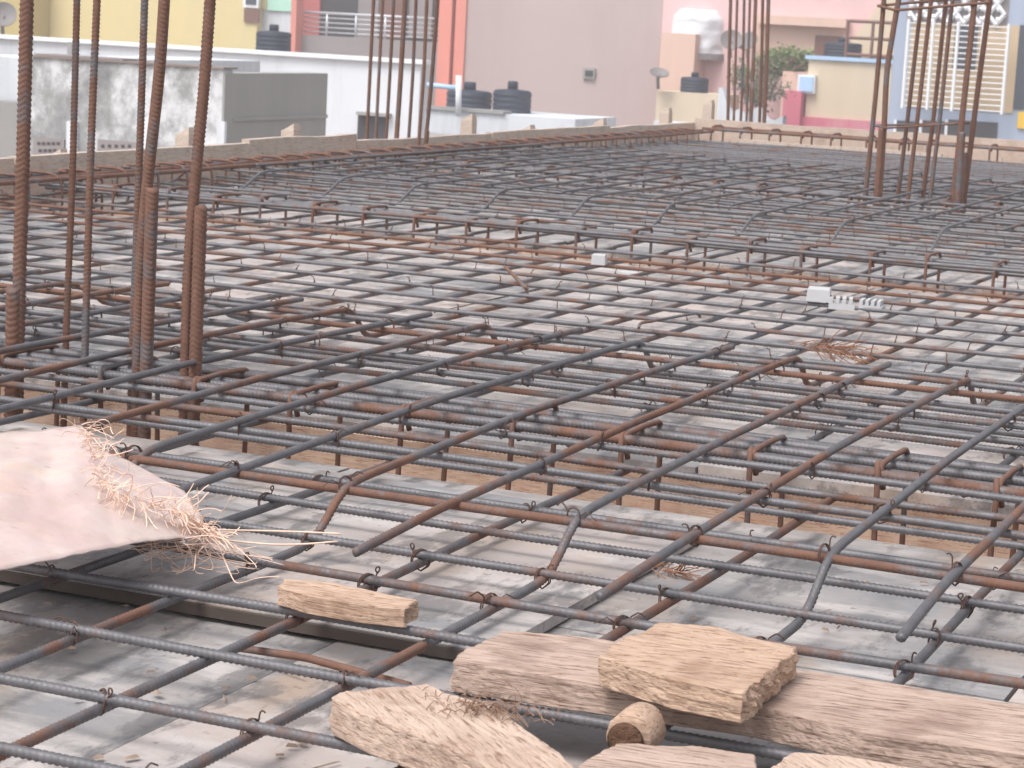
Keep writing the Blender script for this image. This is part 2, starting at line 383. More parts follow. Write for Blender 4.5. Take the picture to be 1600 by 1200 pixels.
# lower bars running away from the viewer, alternate ones cranked up over the beams
def crank(x, pts): return [(x+dx, y, z) for (dx, y, z) in pts]
for k, x in enumerate(XK):
    kk = k-4; odd = kk % 2 != 0; near = x > -2.4
    jx = random.uniform(-.006, .006); jy = random.uniform(-.015, .015)
    rr = r10
    if near:
        if odd:   # cranked: low in bay 1, up at 1.95, over the beam, plain end at 3.27
            bar('cranked_bar', crank(x, [(0, .9, ZB), (0, 1.90+jy, ZB), (.002, 1.935+jy, ZB+.004), (.004, 1.985+jy, ZT-.006), (.006, 2.02+jy, ZT), (jx, 2.5, ZT+.004), (jx*1.5, 2.9, ZT+.002), (jx*2, 3.25+jy, ZT-.002)]), r10, MATS[0], STEELM if random.random() < .6 else None, True, .0008)
        else:
            bar('bottom_bar', crank(x, [(0, .9, ZB), (jx, 2.50, ZB)]), rr, MATS[0], STEELR if random.random() < .3 else None, True)
    # bay 2
    if odd: bar('bottom_bar', crank(x, [(0, 2.60, ZB), (jx, 5.05, ZB)]), r10, MATS[1], None, near and x > -1.9)
    else:     # cranked the other way: plain end in bay 1, over the beam, down at 3.2
        bar('cranked_bar', crank(x, [(-jx, 1.765+jy, ZT-.012), (0, 1.95, ZT-.004), (0, 2.5, ZT+.004), (jx, 3.0, ZT+.003), (jx, 3.185+jy, ZT), (jx, 3.21+jy, ZT-.008), (jx, 3.245+jy, ZB+.006), (jx, 3.27+jy, ZB), (0, 5.05, ZB)]) if x > -2.6 else
            crank(x, [(0, 2.6, ZB), (0, 5.05, ZB)]), r10, MATS[1], STEELM if random.random() < .75 else None, near and x > -1.9, .0008)
    # bays 3 and 4
    jy = random.uniform(-.05, .05)
    if odd:
        bar('cranked_bar', crank(x, [(0, 5.05, ZB), (jx, 5.66+jy, ZB), (jx, 5.75+jy, ZT), (0, 7.0, ZT+.006), (jx, 8.3+jy, ZT)]), r10, MATS[2], None, False)
        bar('bottom_bar', crank(x, [(0, 7.05, ZB), (jx, 10.4, ZB)]), r10, MATS[3], None, False)
    else:
        bar('bottom_bar', crank(x, [(0, 5.05, ZB), (jx, 7.0, ZB)]), r10, MATS[2], None, False)
        bar('cranked_bar', crank(x, [(jx, 5.95+jy, ZT), (0, 7.0, ZT+.006), (jx, 8.2+jy, ZT), (jx, 8.28+jy, ZB), (0, 10.4, ZB)]), r10, MATS[3], None, False)
# upper distribution bars under the top bars
for y, mt in ((1.995, STEELR), (2.21, None), (2.385, None)): bar('distribution_bar', [(-2.5, y-.01, ZD), (.35, y+.01, ZD)], r10, MATS[0], mt)
for y, mt in ((2.755, None), (2.86, None), (2.975, None), (3.09, STEELR), (3.175, None)): bar('distribution_bar', [(-2.6, y-.008, ZD), (.35, y+.008, ZD)], r10, MATS[1], mt)
for y in (5.82, 6.0, 6.2, 6.4, 6.6, 6.8): bar('distribution_bar', [(-3.5, y, ZD), (-.5, y, ZD)], r10, MATS[2], None, False)
for y in (7.25, 7.45, 7.65, 7.9, 8.15): bar('distribution_bar', [(-3.5, y, ZD), (-.5, y, ZD)], r10, MATS[3], None, False)
# tie wires at the crossings
cand = []
for bi, ys in enumerate((A1, A2, A3, A4)):
    for iy, y in enumerate(ys):
        for k, x in enumerate(XK):
            odd = (k-4) % 2 != 0
            if y < 1.1 or (y < 2.4 and x < -2.3): continue
            if bi == 0 and odd and y > 1.94: continue
            if bi == 1 and not odd and y < 3.25: continue
            if (k+iy) % 2 and random.random() < .75: continue
            cand.append((y, bi, x, ZA))
for y in (1.995, 2.21, 2.385, 2.755, 2.86, 2.975, 3.09, 3.175):
    for k, x in enumerate(XK):
        odd = (k-4) % 2 != 0
        if x < -2.3 or (y < 1.99 and odd) or random.random() < .35: continue
        cand.append((y, 0 if y < 2.5 else 1, x, ZT))
for y in (5.82, 6.2, 6.6, 7.25, 7.65, 8.15):
    for x in XK[3:]: cand.append((y, 2 if y < 7 else 3, x, ZT))
for y, bi, x, z in sorted(cand): tie(MATS[bi], x, y, z)
for t_, mb in FAR_TIES.values(): mb.build('tie_wires', WIRE, t_, False, 'stuff')

# ------------------------------------------------------------------ beam cages: long bars, closed stirrups with hooked tops
def stirrup_pts(x, y0, y1, z0, z1, hook=.05, lean=0.0):
    return [(x+.004, y0+.012, z1-hook*.55), (x+.002, y0+.004, z1-.004), (x, y0, z1), (x, (y0+y1)/2, z1+.002), (x, y1, z1), (x, y1+.002, z1-.006), (x+lean, y1, z0), (x+lean, y0, z0), (x, y0-.002, z1-.004), (x-.004, y0+.006, z1+.004), (x-.006, y0+.045, z1-.006)]
def stirrup(parent, x, y0, y1, z0, z1, r, rib, mat, axis='x'):
    P = stirrup_pts(x, y0, y1, z0, z1, lean=random.uniform(-.006, .006))
    if axis == 'y': P = [(b, a, c) for a, b, c in P]
    V, Q, T = tube_np(smooth_path(resample(P, .008 if rib else .03), 2 if rib else 1), r, 7 if rib else 4)
    return part('stirrup', V, [Q, np.array(T)], mat, parent)
t = thing('beam_cage', (-1.6, 2.56, -.28), 'thick-barred steel beam cage with rusty stirrups in the nearest trough', 'beam cage')
sx = -.457+.15*3
while sx > -2.5:
    xs = sx+random.uniform(-.012, .012); zt = .0655+random.uniform(-.004, .003)
    stirrup(t, xs, 2.492, 2.628, -.135, zt, .0036, True, STEELR); sx -= .15
for (y, z, r) in ((2.502, .0555, .0064), (2.618, .0545, .0064), (2.560, .0555, .0064), (2.530, .054, .005), (2.590, .050, .005), (2.474, .030, .0048), (2.652, .036, .0048), (2.505, -.125, .0064), (2.615, -.125, .0064), (2.56, -.125, .0064)):
    sk = random.uniform(-.012, .012)
    bar('long_bar', [(-2.8, y-sk, z), (-1.4, y+sk*.3, z+.002), (.35, y+sk, z)], r, t, None, True, .0015)
t = thing('beam_cage', (-1.8, 5.06, -.25), 'steel beam cage with a row of rusty hooked stirrups across mid deck', 'beam cage')
sx = -.85
while sx > -3.5:
    stirrup(t, sx+random.uniform(-.012, .012), 4.985+.012*sx+.03, 5.115+.012*sx+.03, -.14, .070+random.uniform(-.010, .008), .0036, True, STEELR); sx -= .142
for y, z, mt in ((5.0, .060, STEELM), (5.03, .05, None), (5.06, .060, None), (5.09, .05, None), (5.12, .058, None), (5.0, -.125, None), (5.12, -.125, None)):
    bar('long_bar', [(-3.5, y-.03, z), (.1, y+.02, z)], .0052, t, mt, False)
t = thing('beam_cage', (-1.8, 7.04, -.25), 'steel beam cage running through the right-hand column cluster', 'beam cage')
sx = -.8
while sx > -3.5:
    stirrup(t, sx+random.uniform(-.01, .01), 6.98, 7.10, -.14, .068, .0045, False, STEELR); sx -= .15
for y in (6.99, 7.04, 7.09): bar('long_bar', [(-3.5, y, .055), (-.3, y, .055)], .008, t, None, False)
t = thing('beam_cage', (-2.6, 10.45, -.25), 'steel edge beam cage with upright stirrups at the far end', 'beam cage')
sx = -1.95
while sx > -3.5:
    stirrup(t, sx+random.uniform(-.02, .02), 10.36, 10.54, -.14, .10, .0048, False, STEELR); sx -= .15
for y in (10.37, 10.53): bar('long_bar', [(-3.5, y, .088), (-1.6, y, .088)], .008, t, STEELR, False)
t = thing('beam_cage', (-3.5, 7.5, -.05), 'rusty edge beam cage lying along the left plank edge', 'beam cage')
yy = 4.2
while yy < 10.2:
    stirrup(t, yy+random.uniform(-.015, .015), -3.545, -3.41, -.02, .092, .0045, False, STEELR, 'y'); yy += .15
for x, mt in ((-3.53, None), (-3.475, STEELR), (-3.425, STEELR)): bar('long_bar', [(x, 3.6, .078), (x+.01, 7, .08), (x, 10.3, .078)], .007, t, mt, False)

# ------------------------------------------------------------------ column starter bars
def cluster(label, specs, ties, zb=-.155):
    """specs: (depth Y, radius, [(px,py) from top to foot], lap (px, py_top) or None)"""
    Y0 = specs[0][0]; b0 = ony(*specs[0][2][-1], Y0)
    t = thing('column_bars', (b0[0], Y0, zb), label, 'column rebar')
    for Y, r, pp, lap in specs:
        P = [ony(a, b, Y) for a, b in pp]
        d = (P[0]-P[1])/np.linalg.norm(P[0]-P[1]); top = P[0]+d*.45
        foot = P[-1].copy(); foot[2] = zb
        P = [top]+P+[foot]
        bar('starter_bar', smooth_path(resample(P, .03), 3), r, t, STEELC, Y < 9, .0006)
        if lap:
            a = ony(lap[0], lap[1], Y-r*.6); f2 = ony(lap[2], pp[-1][1], Y-r*.6); f3 = f2.copy(); f3[2] = zb
            bar('lapped_bar', [a, f2, f3], r*1.15, t, STEELC, Y < 9, .0003)
    for (pts, r, Y) in ties:
        P = [ony(a, b, yy_) for (a, b), yy_ in zip(pts, Y)]
        V, Q, T = tube_np(resample(P, .01), r, 6); part('column_tie', V, [Q, np.array(T)], STEELC, t)
    return t
cluster('rust-brown column starter bars rising at left foreground, some lapped in pairs', [
    (2.60, .0095, [(42, 0), (36, 250), (30, 440), (27, 600)], (22, 448, 20)),
    (2.66, .0048, [(120, 0), (113, 270), (104, 480), (100, 600)], None),
    (2.52, .0050, [(152, 0), (143, 200), (134, 480), (130, 640)], None),
    (2.66, .0050, [(226, 0), (219, 220), (209, 480), (204, 640)], None),
    (2.52, .0072, [(256, 0), (249, 120), (236, 225), (219, 400), (213, 650)], (238, 293, 226)),
    (2.54, .0076, [(328, 0), (319, 140), (305, 280), (294, 420), (288, 660)], (314, 320, 302))],
    [])
cluster('rust-brown column starter bars with top tie standing at right mid deck', [
    (7.02, .008, [(1381, 0), (1368, 150), (1352, 305)], None),
    (6.96, .009, [(1404, 0), (1385, 110), (1382, 190), (1374, 308)], (1378, 200, 1370)),
    (7.10, .0065, [(1440, 0), (1419, 180), (1402, 316)], None),
    (6.98, .0065, [(1455, 0), (1434, 180), (1418, 312)], None),
    (7.10, .007, [(1478, 0), (1458, 190), (1440, 320)], None),
    (6.98, .0065, [(1488, 0), (1468, 190), (1452, 318)], None),
    (6.96, .0095, [(1523, 0), (1507, 150), (1488, 320)], (1503, 205, 1496)),
    (7.04, .0085, [(1547, 0), (1529, 130), (1505, 320)], (1509, 238, 1504))],
    [([(1372, 9), (1400, 16), (1546, 4), (1520, -4), (1372, 9)], .005, (7.02, 6.95, 6.95, 7.1, 7.02)),
     ([(1366, 196), (1384, 200), (1516, 192), (1366, 196)], .004, (7.02, 6.94, 7.0, 7.1))])
cluster('dark column starter bars standing at the left slab edge beside stakes', [
    (7.55, .0065, [(584, 0), (578, 120), (572, 236)], None), (7.45, .006, [(598, 0), (592, 120), (586, 238)], None),
    (7.60, .0065, [(615, 0), (609, 120), (602, 236)], None), (7.45, .009, [(633, 0), (626, 120), (618, 240)], None),
    (7.60, .0065, [(650, 0), (645, 120), (637, 240)], None), (7.45, .0065, [(667, 0), (662, 120), (653, 240)], None),
    (7.52, .0075, [(684, 0), (675, 120), (664, 236)], (668, 203, 664))],
    [])
cluster('slim column starter bars at the far corner of the deck', [
    (10.9, .0085, [(1142, -5), (1139, 100), (1137, 203)], None), (10.8, .0065, [(1152, -5), (1149, 100), (1146, 203)], None),
    (10.95, .007, [(1163, -5), (1161, 100), (1157, 203)], None), (10.8, .0065, [(1172, -5), (1169, 100), (1166, 206)], None),
    (10.8, .009, [(1181, -5), (1177, 100), (1172, 210)], (1176, 128, 1172)), (10.95, .008, [(1192, -5), (1190, 100), (1186, 212)], None),
    (10.85, .010, [(1201, -5), (1198, 100), (1193, 215)], None)],
    [])

# ------------------------------------------------------------------ timber offcuts
def rough_prism(name, outline, z0, z1, mat, label, cat='timber', group=None, amp=.0018, angle=0.0, tilt=(0, 0), jag=.002, seed=0):
    P = np.asarray(outline, float)[:, :2]
    Pc = np.vstack([P, P[:1]]); d = np.r_[0, np.cumsum(np.linalg.norm(np.diff(Pc, axis=0), axis=1))]
    n = max(24, int(d[-1]/.0035)); s = np.linspace(0, d[-1], n, endpoint=False)
    O = np.stack([np.interp(s, d, Pc[:, k]) for k in (0, 1)], 1)
    c = O.mean(0); ca, sa = math.cos(-angle), math.sin(-angle)
    def nz(x, y, z, f=1.0):
        u, v = (x*ca-y*sa), (x*sa+y*ca); return noise.noise((u*18*f+seed, v*130*f, z*130*f))+.5*noise.noise((u*60*f, v*300*f+seed, z*300*f))
    prof = [(.0, .0015, 1.0)]+[(u, 0, 1.0) for u in np.linspace(.05, .96, 9)]+[(1.0, .0012, 1.0)]+[(1.0, .004, 1.0), (1.0, .008, 1.0)]+[(1.0, .008, q) for q in (.9, .8, .7, .6, .5, .4, .3, .2, .1)]
    E_ = np.roll(O, -1, 0)-np.roll(O, 1, 0); N_ = np.stack([E_[:, 1], -E_[:, 0]], 1); N_ /= np.linalg.norm(N_, axis=1)[:, None]+1e-9
    if ((O-c)*N_).sum() < 0: N_ = -N_
    V = []
    for u, ins, sc_ in prof:
        for (x, y), out in zip(O, N_):
            x2, y2 = x-out[0]*ins, y-out[1]*ins
            X, Yy = c[0]+(x2-c[0])*sc_, c[1]+(y2-c[1])*sc_; Z = z0+(z1-z0)*u
            Z += tilt[0]*(X-c[0])+tilt[1]*(Yy-c[1])
            k = nz(X, Yy, Z)
            if ins < .002 and sc_ == 1.0:
                q_ = k*amp*.6+jag*.4*noise.noise((x*200, y*200, Z*260+seed)); X += out[0]*q_; Yy += out[1]*q_
                al = abs(out[0]*math.cos(angle)+out[1]*math.sin(angle))
                if al > .55:      # broken ends: long splinters along the grain
                    sgn = 1 if out[0]*math.cos(angle)+out[1]*math.sin(angle) > 0 else -1
                    sp_ = jag*1.5*(noise.noise((x*40+seed, y*40, Z*90))+.6*noise.noise((x*260, y*260+seed, Z*420)))*al; X += math.cos(angle)*sp_*sgn; Yy += math.sin(angle)*sp_*sgn
            if u > .98: Z += k*amp*.4+.0015*noise.noise((X*25, Yy*25, seed))
            V.append((X, Yy, Z))
    R = len(prof); i = np.arange(R-1)[:, None]*n; j = np.arange(n)[None, :]; kx = (j+1) % n
    Q = np.stack([i+j, i+kx, i+n+kx, i+n+j], -1).reshape(-1, 4)
    V.append((c[0], c[1], z1)); V.append((c[0], c[1], z0)); e = (R-1)*n
    T = [(R*n, e+q, e+(q+1) % n) for q in range(n)]+[(R*n+1, (q+1) % n, q) for q in range(n)]
    o = part(name, V, [Q, np.array(T)], mat, None, False)
    o.rotation_euler = (0, 0, 0)
    return tag(o, label, cat, group)
def oz(z, *pp): return [onz(a, b, z) for a, b in pp]
rough_prism('timber_plank', oz(.065, (707, 1033), (740, 1008), (782, 986), (1000, 1004), (1250, 1046), (1420, 1072), (1700, 1118), (1700, 1196), (1600, 1178), (1350, 1143), (1180, 1102), (940, 1068)), .0405, .065, WOOD,
            'long weathered timber plank lying across the bars at lower right', 'timber', None, .0022, .12, (0, 0), .003, 3)
rough_prism('timber_block', oz(.090, (938, 1026), (975, 996), (1030, 971), (1110, 978), (1185, 998), (1248, 1011), (1205, 1048), (1161, 1083), (1050, 1060)), .0672, .090, WOODY,
            'short yellowish timber block sitting on top of the long plank', 'timber', None, .0022, .0, (0, 0), .003, 11)
rough_prism('timber_offcut', oz(.068, (518, 1088), (540, 1080), (665, 1069), (700, 1085), (768, 1098), (815, 1132), (862, 1166), (905, 1205), (820, 1230), (735, 1182), (640, 1142), (560, 1112)), .0405, .068, WOODW,
            'pale broken timber wedge with splintered edge at bottom centre', 'timber', None, .002, -.75, (0, 0), .003, 23)
rough_prism('timber_offcut', oz(.057, (434, 916), (446, 904), (520, 912), (600, 926), (655, 938), (640, 944), (634, 952), (560, 944), (480, 930)), .0405, .057, WOODY,
            'small reddish timber stick lying on a bar near the sack', 'timber', None, .0014, .15, (0, 0), .002, 31)
rough_prism('timber_offcut', oz(.066, (905, 1192), (960, 1163), (1080, 1164), (1178, 1178), (1184, 1215), (1050, 1250), (890, 1240)), .0405, .066, WOOD,
            'grey-brown timber end cut off by the bottom edge below the log stub', 'timber', None, .0018, .1, (0, 0), .002, 41)
rough_prism('timber_offcut', oz(.064, (1192, 1205), (1240, 1174), (1330, 1182), (1420, 1198), (1500, 1230), (1300, 1260), (1180, 1240)), .0405, .064, WOODW,
            'pale timber end at the bottom edge right of the log stub', 'timber', None, .0018, .2, (0, 0), .002, 47)
# round log stub: bark-free barrel, dark hollow end towards the viewer
c0 = onz(984, 1152, .0575); ax = np.array([-.05, .98, .02]); ax /= np.linalg.norm(ax)
t = thing('log_stub', (c0[0], c0[1], .041), 'short round log stub with a dark end between the planks', 'log')
P = np.array([c0-ax*.004, c0-ax*.002, c0, c0+ax*.012, c0+ax*.028, c0+ax*.031]); rr_ = np.array([.0150, .0165, .0172, .0176, .0172, .0155])
V, Q, T = tube_np(P, rr_, 22, True)
V = np.array([v+np.array([noise.noise(tuple(v*90)), noise.noise(tuple(v*90+7)), noise.noise(tuple(v*90+13))])*.0016 for v in V])
part('barrel', V, [Q, np.array(T)], WOODY, t)
Pe = np.array([c0-ax*.0060, c0-ax*.0052]); V, Q, T = tube_np(Pe, [.011, .0135], 18); V += np.array([-.0015, 0, -.0015]); part('dark_end', V, [Q, np.array(T)], BARK, t)
# splinter fibres on the wood
def fibres(name, centre, n, spread, length, direction, mat, r=.0005, up=.01):
    mb = MB()
    for _ in range(n):
        p = np.array(centre)+rng.normal(0, 1, 3)*np.array(spread); d = np.array(direction)+rng.normal(0, .45, 3); d /= np.linalg.norm(d); L = length*rng.uniform(.4, 1.2)
        q = p+d*L*.5+np.array([0, 0, up*rng.uniform(0, 1)]); e = p+d*L+rng.normal(0, .1, 3)*L+np.array([0, 0, -up*.3])
        mb.tube(smooth_path(resample([p, q, e], L/6), 1), [r]*7 if False else r, 3, False)
    return mb
FIB = m_plain('coir_fibre', (.27, .165, .115), .9, .35, 60)
o = fibres('x', onz(760, 1105, .071), 160, (.018, .009, .0012), .016, (.6, -.5, 0), FIB, .00032, .004).build('splinter_tuft', FIB, None, False)
tag(o, 'tuft of shredded brown fibre on the broken timber wedge', 'fibre')
BROOM = m_plain('broom_fibre', (.26, .13, .08), .9, .4, 60)
o = fibres('x', onz(1292, 545, .046), 90, (.03, .008, .003), .05, (1, -.25, 0), BROOM, .0007, .003).build('fibre_bundle', BROOM, None, False)
tag(o, 'loose bundle of reddish-brown fibres lying on the mesh at right', 'fibre')
o = fibres('x', onz(1042, 890, .003), 40, (.014, .006, .001), .035, (.8, -.4, 0), BROOM, .0006, .002).build('fibre_bundle', BROOM, None, False)
tag(o, 'small scrap of tan fibre on the sheet beside a bar end', 'fibre')

# ------------------------------------------------------------------ white cover blocks
CB = m_plain('cover_block_white', (.46, .46, .47), .7, .06, 30)
def cover(px, py, w_, d_, h, z, lab, notch=False, rz=.2):
    p = onz(px, py, z); mb = MB()
    if notch:
        for i in range(4): mb.box(-w_/2+i*w_/4+.0005, -w_/2+(i+.62)*w_/4, -d_/2, d_/2, h*.55, h)
        mb.box(-w_/2, w_/2, -d_/2-.001, d_/2+.001, 0, h*.55-.0004)
    else:
        V = [(sx_*w_/2*s, sy_*d_/2*s, zz) for zz, s in ((0, 1), (h*.9, .97), (h, .9)) for sx_, sy_ in ((-1, -1), (1, -1), (1, 1), (-1, 1))]
        mb.add(V, [(i*4+k, i*4+(k+1) % 4, i*4+4+(k+1) % 4, i*4+4+k) for i in range(2) for k in range(4)]+[(8, 9, 10, 11), (3, 2, 1, 0)])
    o = mb.build('cover_block', CB); c, s = math.cos(rz), math.sin(rz)
    off = Vector(o.location); o.location = Vector((p[0]+off.x*c-off.y*s, p[1]+off.x*s+off.y*c, z+off.z)); o.rotation_euler.z = rz
    tag(o, lab, 'cover block', 'white concrete cover blocks')
cover(936, 413, .03, .03, .022, .041, 'small white cover block standing on a bar at mid deck')
cover(990, 433, .06, .04, .012, .001, 'flat white cover block on the sheet beside the standing one')
cover(1279, 470, .045, .04, .026, .041, 'grey-white cover block left of the notched blocks')
cover(1315, 482, .05, .045, .022, .03, 'notched white cover block, left of the two notched ones', True, .25)
cover(1362, 486, .045, .04, .022, .03, 'notched white cover block, right of the two notched ones', True, .1)

# ------------------------------------------------------------------ woven sack with frayed mouth
def m_sack():
    t = NT('woven_sack'); p = t.geo()
    n = t.noise(14, 6, .65, p); n2 = t.noise(6.5, 5, .65, p)
    c = t.mix(t.ramp(n, [(.35, (0, 0, 0)), (.65, (1, 1, 1))]), (.48, .37, .33), (.58, .495, .465))
    c = t.mix(t.ramp(n2, [(.46, (0, 0, 0)), (.66, (.6, .6, .6))]), c, (.52, .36, .36))
    c = t.mix(t.ramp(t.noise(11, 5, .65, t.mapv(p, (1, 1.8, 1), (0, 0, 1))), [(.54, (0, 0, 0)), (.74, (.45, .45, .45))]), c, (.64, .45, .31))
    c = t.mix(t.ramp(t.noise(45, 4, .6, t.mapv(p, (1, 3, 1), (0, 0, .4))), [(.62, (0, 0, 0)), (.72, (.6, .6, .6))]), c, (.36, .22, .16))
    w1 = t.n('ShaderNodeTexWave'); w1.inputs['Scale'].default_value = 330; w1.inputs['Distortion'].default_value = 1.5; t.l(p, w1.inputs['Vector'])
    w2 = t.n('ShaderNodeTexWave'); w2.bands_direction = 'Y'; w2.inputs['Scale'].default_value = 330; w2.inputs['Distortion'].default_value = 1.5; t.l(p, w2.inputs['Vector'])
    hgt = t.math('ADD', t.math('MULTIPLY', t.math('ADD', w1.outputs['Fac'], w2.outputs['Fac']), .05), t.noise(38, 5, .6, p))
    t.bump(hgt, .35, .005); return t.set(c, .6, 0.0, .3)
SACK = m_sack()
def interp(pts, u):
    k = np.linspace(0, 1, len(pts)); pts = np.asarray(pts, float); return np.array([np.interp(u, k, pts[:, i]) for i in range(3)])
topE = [onz(-90, 684, .112), onz(0, 676, .116), onz(70, 671, .118), onz(128, 664, .122), onz(155, 700, .112), onz(215, 727, .098), onz(288, 767, .085)]
botE = [onz(-90, 906, .085), onz(0, 889, .085), onz(90, 872, .082), onz(160, 858, .08), onz(220, 846, .078), onz(280, 840, .072), onz(330, 838, .066)]
st = thing('woven_sack', tuple(onz(120, 800, .08)), 'torn pale pink woven sack with frayed edge draped at left', 'sack')
nu, nv = 60, 34; G = np.zeros((nv, nu, 3))
for a in range(nv):
    for b in range(nu):
        v, u = a/(nv-1), b/(nu-1); p = interp(topE, u)*(1-v)+interp(botE, u)*v
        p[2] += .004*math.sin(math.pi*v)*(1-.4*u)+.005*(abs(((p[0]*7+p[1]*4+.3*noise.noise((p[0]*9, p[1]*9, 5))) % 1)-.5)-.25)*math.sin(math.pi*v)*1.2+.004*(abs(((p[0]*4-p[1]*11+.25*noise.noise((p[0]*9, p[1]*9, 9))) % 1)-.5)-.25)*math.sin(math.pi*v)+.0035*math.sin(math.pi*v)*abs(noise.noise((p[0]*22+p[1]*9, p[1]*12, 2)))*2+.0014*noise.noise((p[0]*70, p[1]*60, 2))
        G[a, b] = p
top = G.reshape(-1, 3); low = top.copy(); low[:, 2] -= .0012
i = np.arange(nv-1)[:, None]*nu; j = np.arange(nu-1)[None, :]
Q1 = np.stack([i+j, i+nu+j, i+nu+j+1, i+j+1], -1).reshape(-1, 4); Q2 = Q1[:, ::-1]+nv*nu
rim = [k for k in range(nu)]+[k*nu+nu-1 for k in range(1, nv)]+[(nv-1)*nu+k for k in range(nu-2, -1, -1)]+[k*nu for k in range(nv-2, 0, -1)]
Q3 = np.array([(rim[k], rim[(k+1) % len(rim)], rim[(k+1) % len(rim)]+nv*nu, rim[k]+nv*nu) for k in range(len(rim))])
part('cloth', np.vstack([top, low]), np.vstack([Q1, Q2, Q3]), SACK, st)
STRAND = m_plain('plastic_strand', (.74, .53, .42), .5, .2, 40)
mb = MB()
edge_px = [onz(128, 662, .124), onz(140, 690, .119), onz(150, 730, .113), onz(175, 765, .106), onz(225, 785, .100), onz(275, 800, .088), onz(310, 825, .074), onz(328, 836, .068)]
for q in range(240):
    u = rng.uniform(0, 1)**.9; p = interp(edge_px, u)+rng.normal(0, .0035, 3)*np.array([1, 1, .4]); L = rng.uniform(.015, .05)
    d = np.array([.75, -.35, .15])+rng.normal(0, .6, 3)*np.array([1, 1, .5]); d /= np.linalg.norm(d)
    P = [p]; 
    for s_ in range(5):
        d = d+rng.normal(0, .45, 3)+np.array([0, 0, -.12]); d /= np.linalg.norm(d); P.append(P[-1]+d*L/5)
    P = np.array(P); P[:, 2] = np.maximum(P[:, 2], .045)
    mb.tube(smooth_path(resample(P, L/8), 1), rng.uniform(.0003, .0006), 3, False)
mb.build('frayed_fringe', STRAND, st, False, 'stuff')
mb = MB()
for q in range(36):      # long loose strands hanging from the tip and under the lip
    a = onz(rng.uniform(175, 340), rng.uniform(838, 858), .06); e = onz(rng.uniform(210, 430), rng.uniform(862, 905), .02+rng.uniform(0, .03))
    m_ = (a+e)/2+rng.normal(0, .012, 3)+np.array([.01, 0, .006]); P = smooth_path(resample([a, m_, e+rng.normal(0, .008, 3)*np.array([1, 1, .2]), e+np.array([rng.normal(0, .012), rng.normal(0, .01), .004])], .006), 3)
    P[:, 2] = np.maximum(P[:, 2], .019); mb.tube(P, rng.uniform(.0003, .0006), 3, False)
mb.build('loose_strands', STRAND, st, False, 'stuff')
for pts in ([onz(318, 828, .072), onz(400, 829, .07), onz(470, 831, .072), onz(532, 834, .079)], [onz(335, 842, .064), onz(420, 851, .066), onz(470, 851, .068), onz(528, 846, .073)]):
    V, Q, T = tube_np(smooth_path(resample(pts, .01), 2), .0009, 4); part('taut_strand', V, [Q, np.array(T)], STRAND, st)

# loose bent rods
def rod(pts, label, r=.003, mat=None):
    V, Q, T = tube_np(smooth_path(resample(pts, .006), 2), r, 7); return tag(part('bent_rod', V, [Q, np.array(T)], mat or STEELR), label, 'rod')
rod([onz(998, 512, .05), onz(1000, 505, .055), onz(1040, 498, .052), onz(1090, 489, .05), onz(1094, 495, .042)], 'thin bent rod hooked over the bars at mid deck', .0028, STEEL)
rod([onz(790, 418, .055), onz(805, 432, .05), onz(823, 452, .045)], 'short rusty rod lying aslant on the mesh at centre', .004)
rod([onz(370, 1012, .012), onz(480, 1028, .012), onz(640, 1072, .012)], 'rust-brown rod on the sheets left of the plank', .0035)

# grit, chips and wire clippings swept about on the sheets
CHIP = m_plain('chips', (.30, .22, .17), .9, .6, 90)
mb = MB()
for _ in range(420):
    y = 1.2+3.6*rng.random()**1.6; x = -(.15+rng.random()*(.75*y+.2))
    if 2.40 < y < 2.72: continue
    a_, L, w_, hh = rng.uniform(0, 6.28), rng.uniform(.0015, .006), rng.uniform(.0008, .003), rng.uniform(.0006, .003)
    if rng.random() < .12: L *= 3; w_ = .0008; hh = .0010
    ca, sa = math.cos(a_)*L, math.sin(a_)*L; cb, sb = -math.sin(a_)*w_, math.cos(a_)*w_; z = .0012
    mb.add([(x-ca-cb, y-sa-sb, z), (x+ca-cb, y+sa-sb, z), (x+ca+cb, y+sa+sb, z), (x-ca+cb, y-sa+sb, z), (x-ca*.6, y-sa*.6, z+hh), (x+ca*.7, y+sa*.7, z+hh*.8)],
           [(0, 1, 5, 4), (2, 3, 4, 5)], [(1, 2, 5), (3, 0, 4)])
tag(mb.build('debris', CHIP), kind='stuff')

# ------------------------------------------------------------------ the town beyond
def fx(px0, py0, px1, py1, Y):
    mx, my = (px0+px1)/2, (py0+py1)/2
    return ony(px0, my, Y)[0], ony(px1, my, Y)[0], ony(mx, py1, Y)[2], ony(mx, py0, Y)[2]
GZ = -6.5
class House:
    def __init__(s, name, label, cat='building'):
        s.name, s.label, s.cat = name, label, cat; s.o = None
    def root(s, x, y):
        if s.o is None: s.o = thing(s.name, (x, y, GZ), s.label, s.cat)
        return s.o
    def wall(s, px0, py0, px1, py1, Y, mat, depth=6, name='wall', down=True, z0=None):
        x0, x1, zb, zt = fx(px0, py0, px1, py1, Y)
        if down: zb = GZ
        m = MB(); m.box(x0, x1, Y, Y+depth, zb, zt); return m.build(name, mat, s.root((x0+x1)/2, Y))
    def slab(s, px0, py0, px1, py1, Y, mat, name, proud=.05, depth=None, parent=None):
        x0, x1, zb, zt = fx(px0, py0, px1, py1, Y-proud)
        m = MB(); m.box(x0, x1, Y-proud, Y-.003 if depth is None else Y-proud+depth, zb, zt); return m.build(name, mat, parent or s.root((x0+x1)/2, Y))
YEL = m_plain('yellow_plaster', (.68, .56, .28), .8, .07, .9, (.60, .52, .33), .7); YEL2 = m_plain('ochre_plaster', (.50, .40, .16), .8, .08, .5)
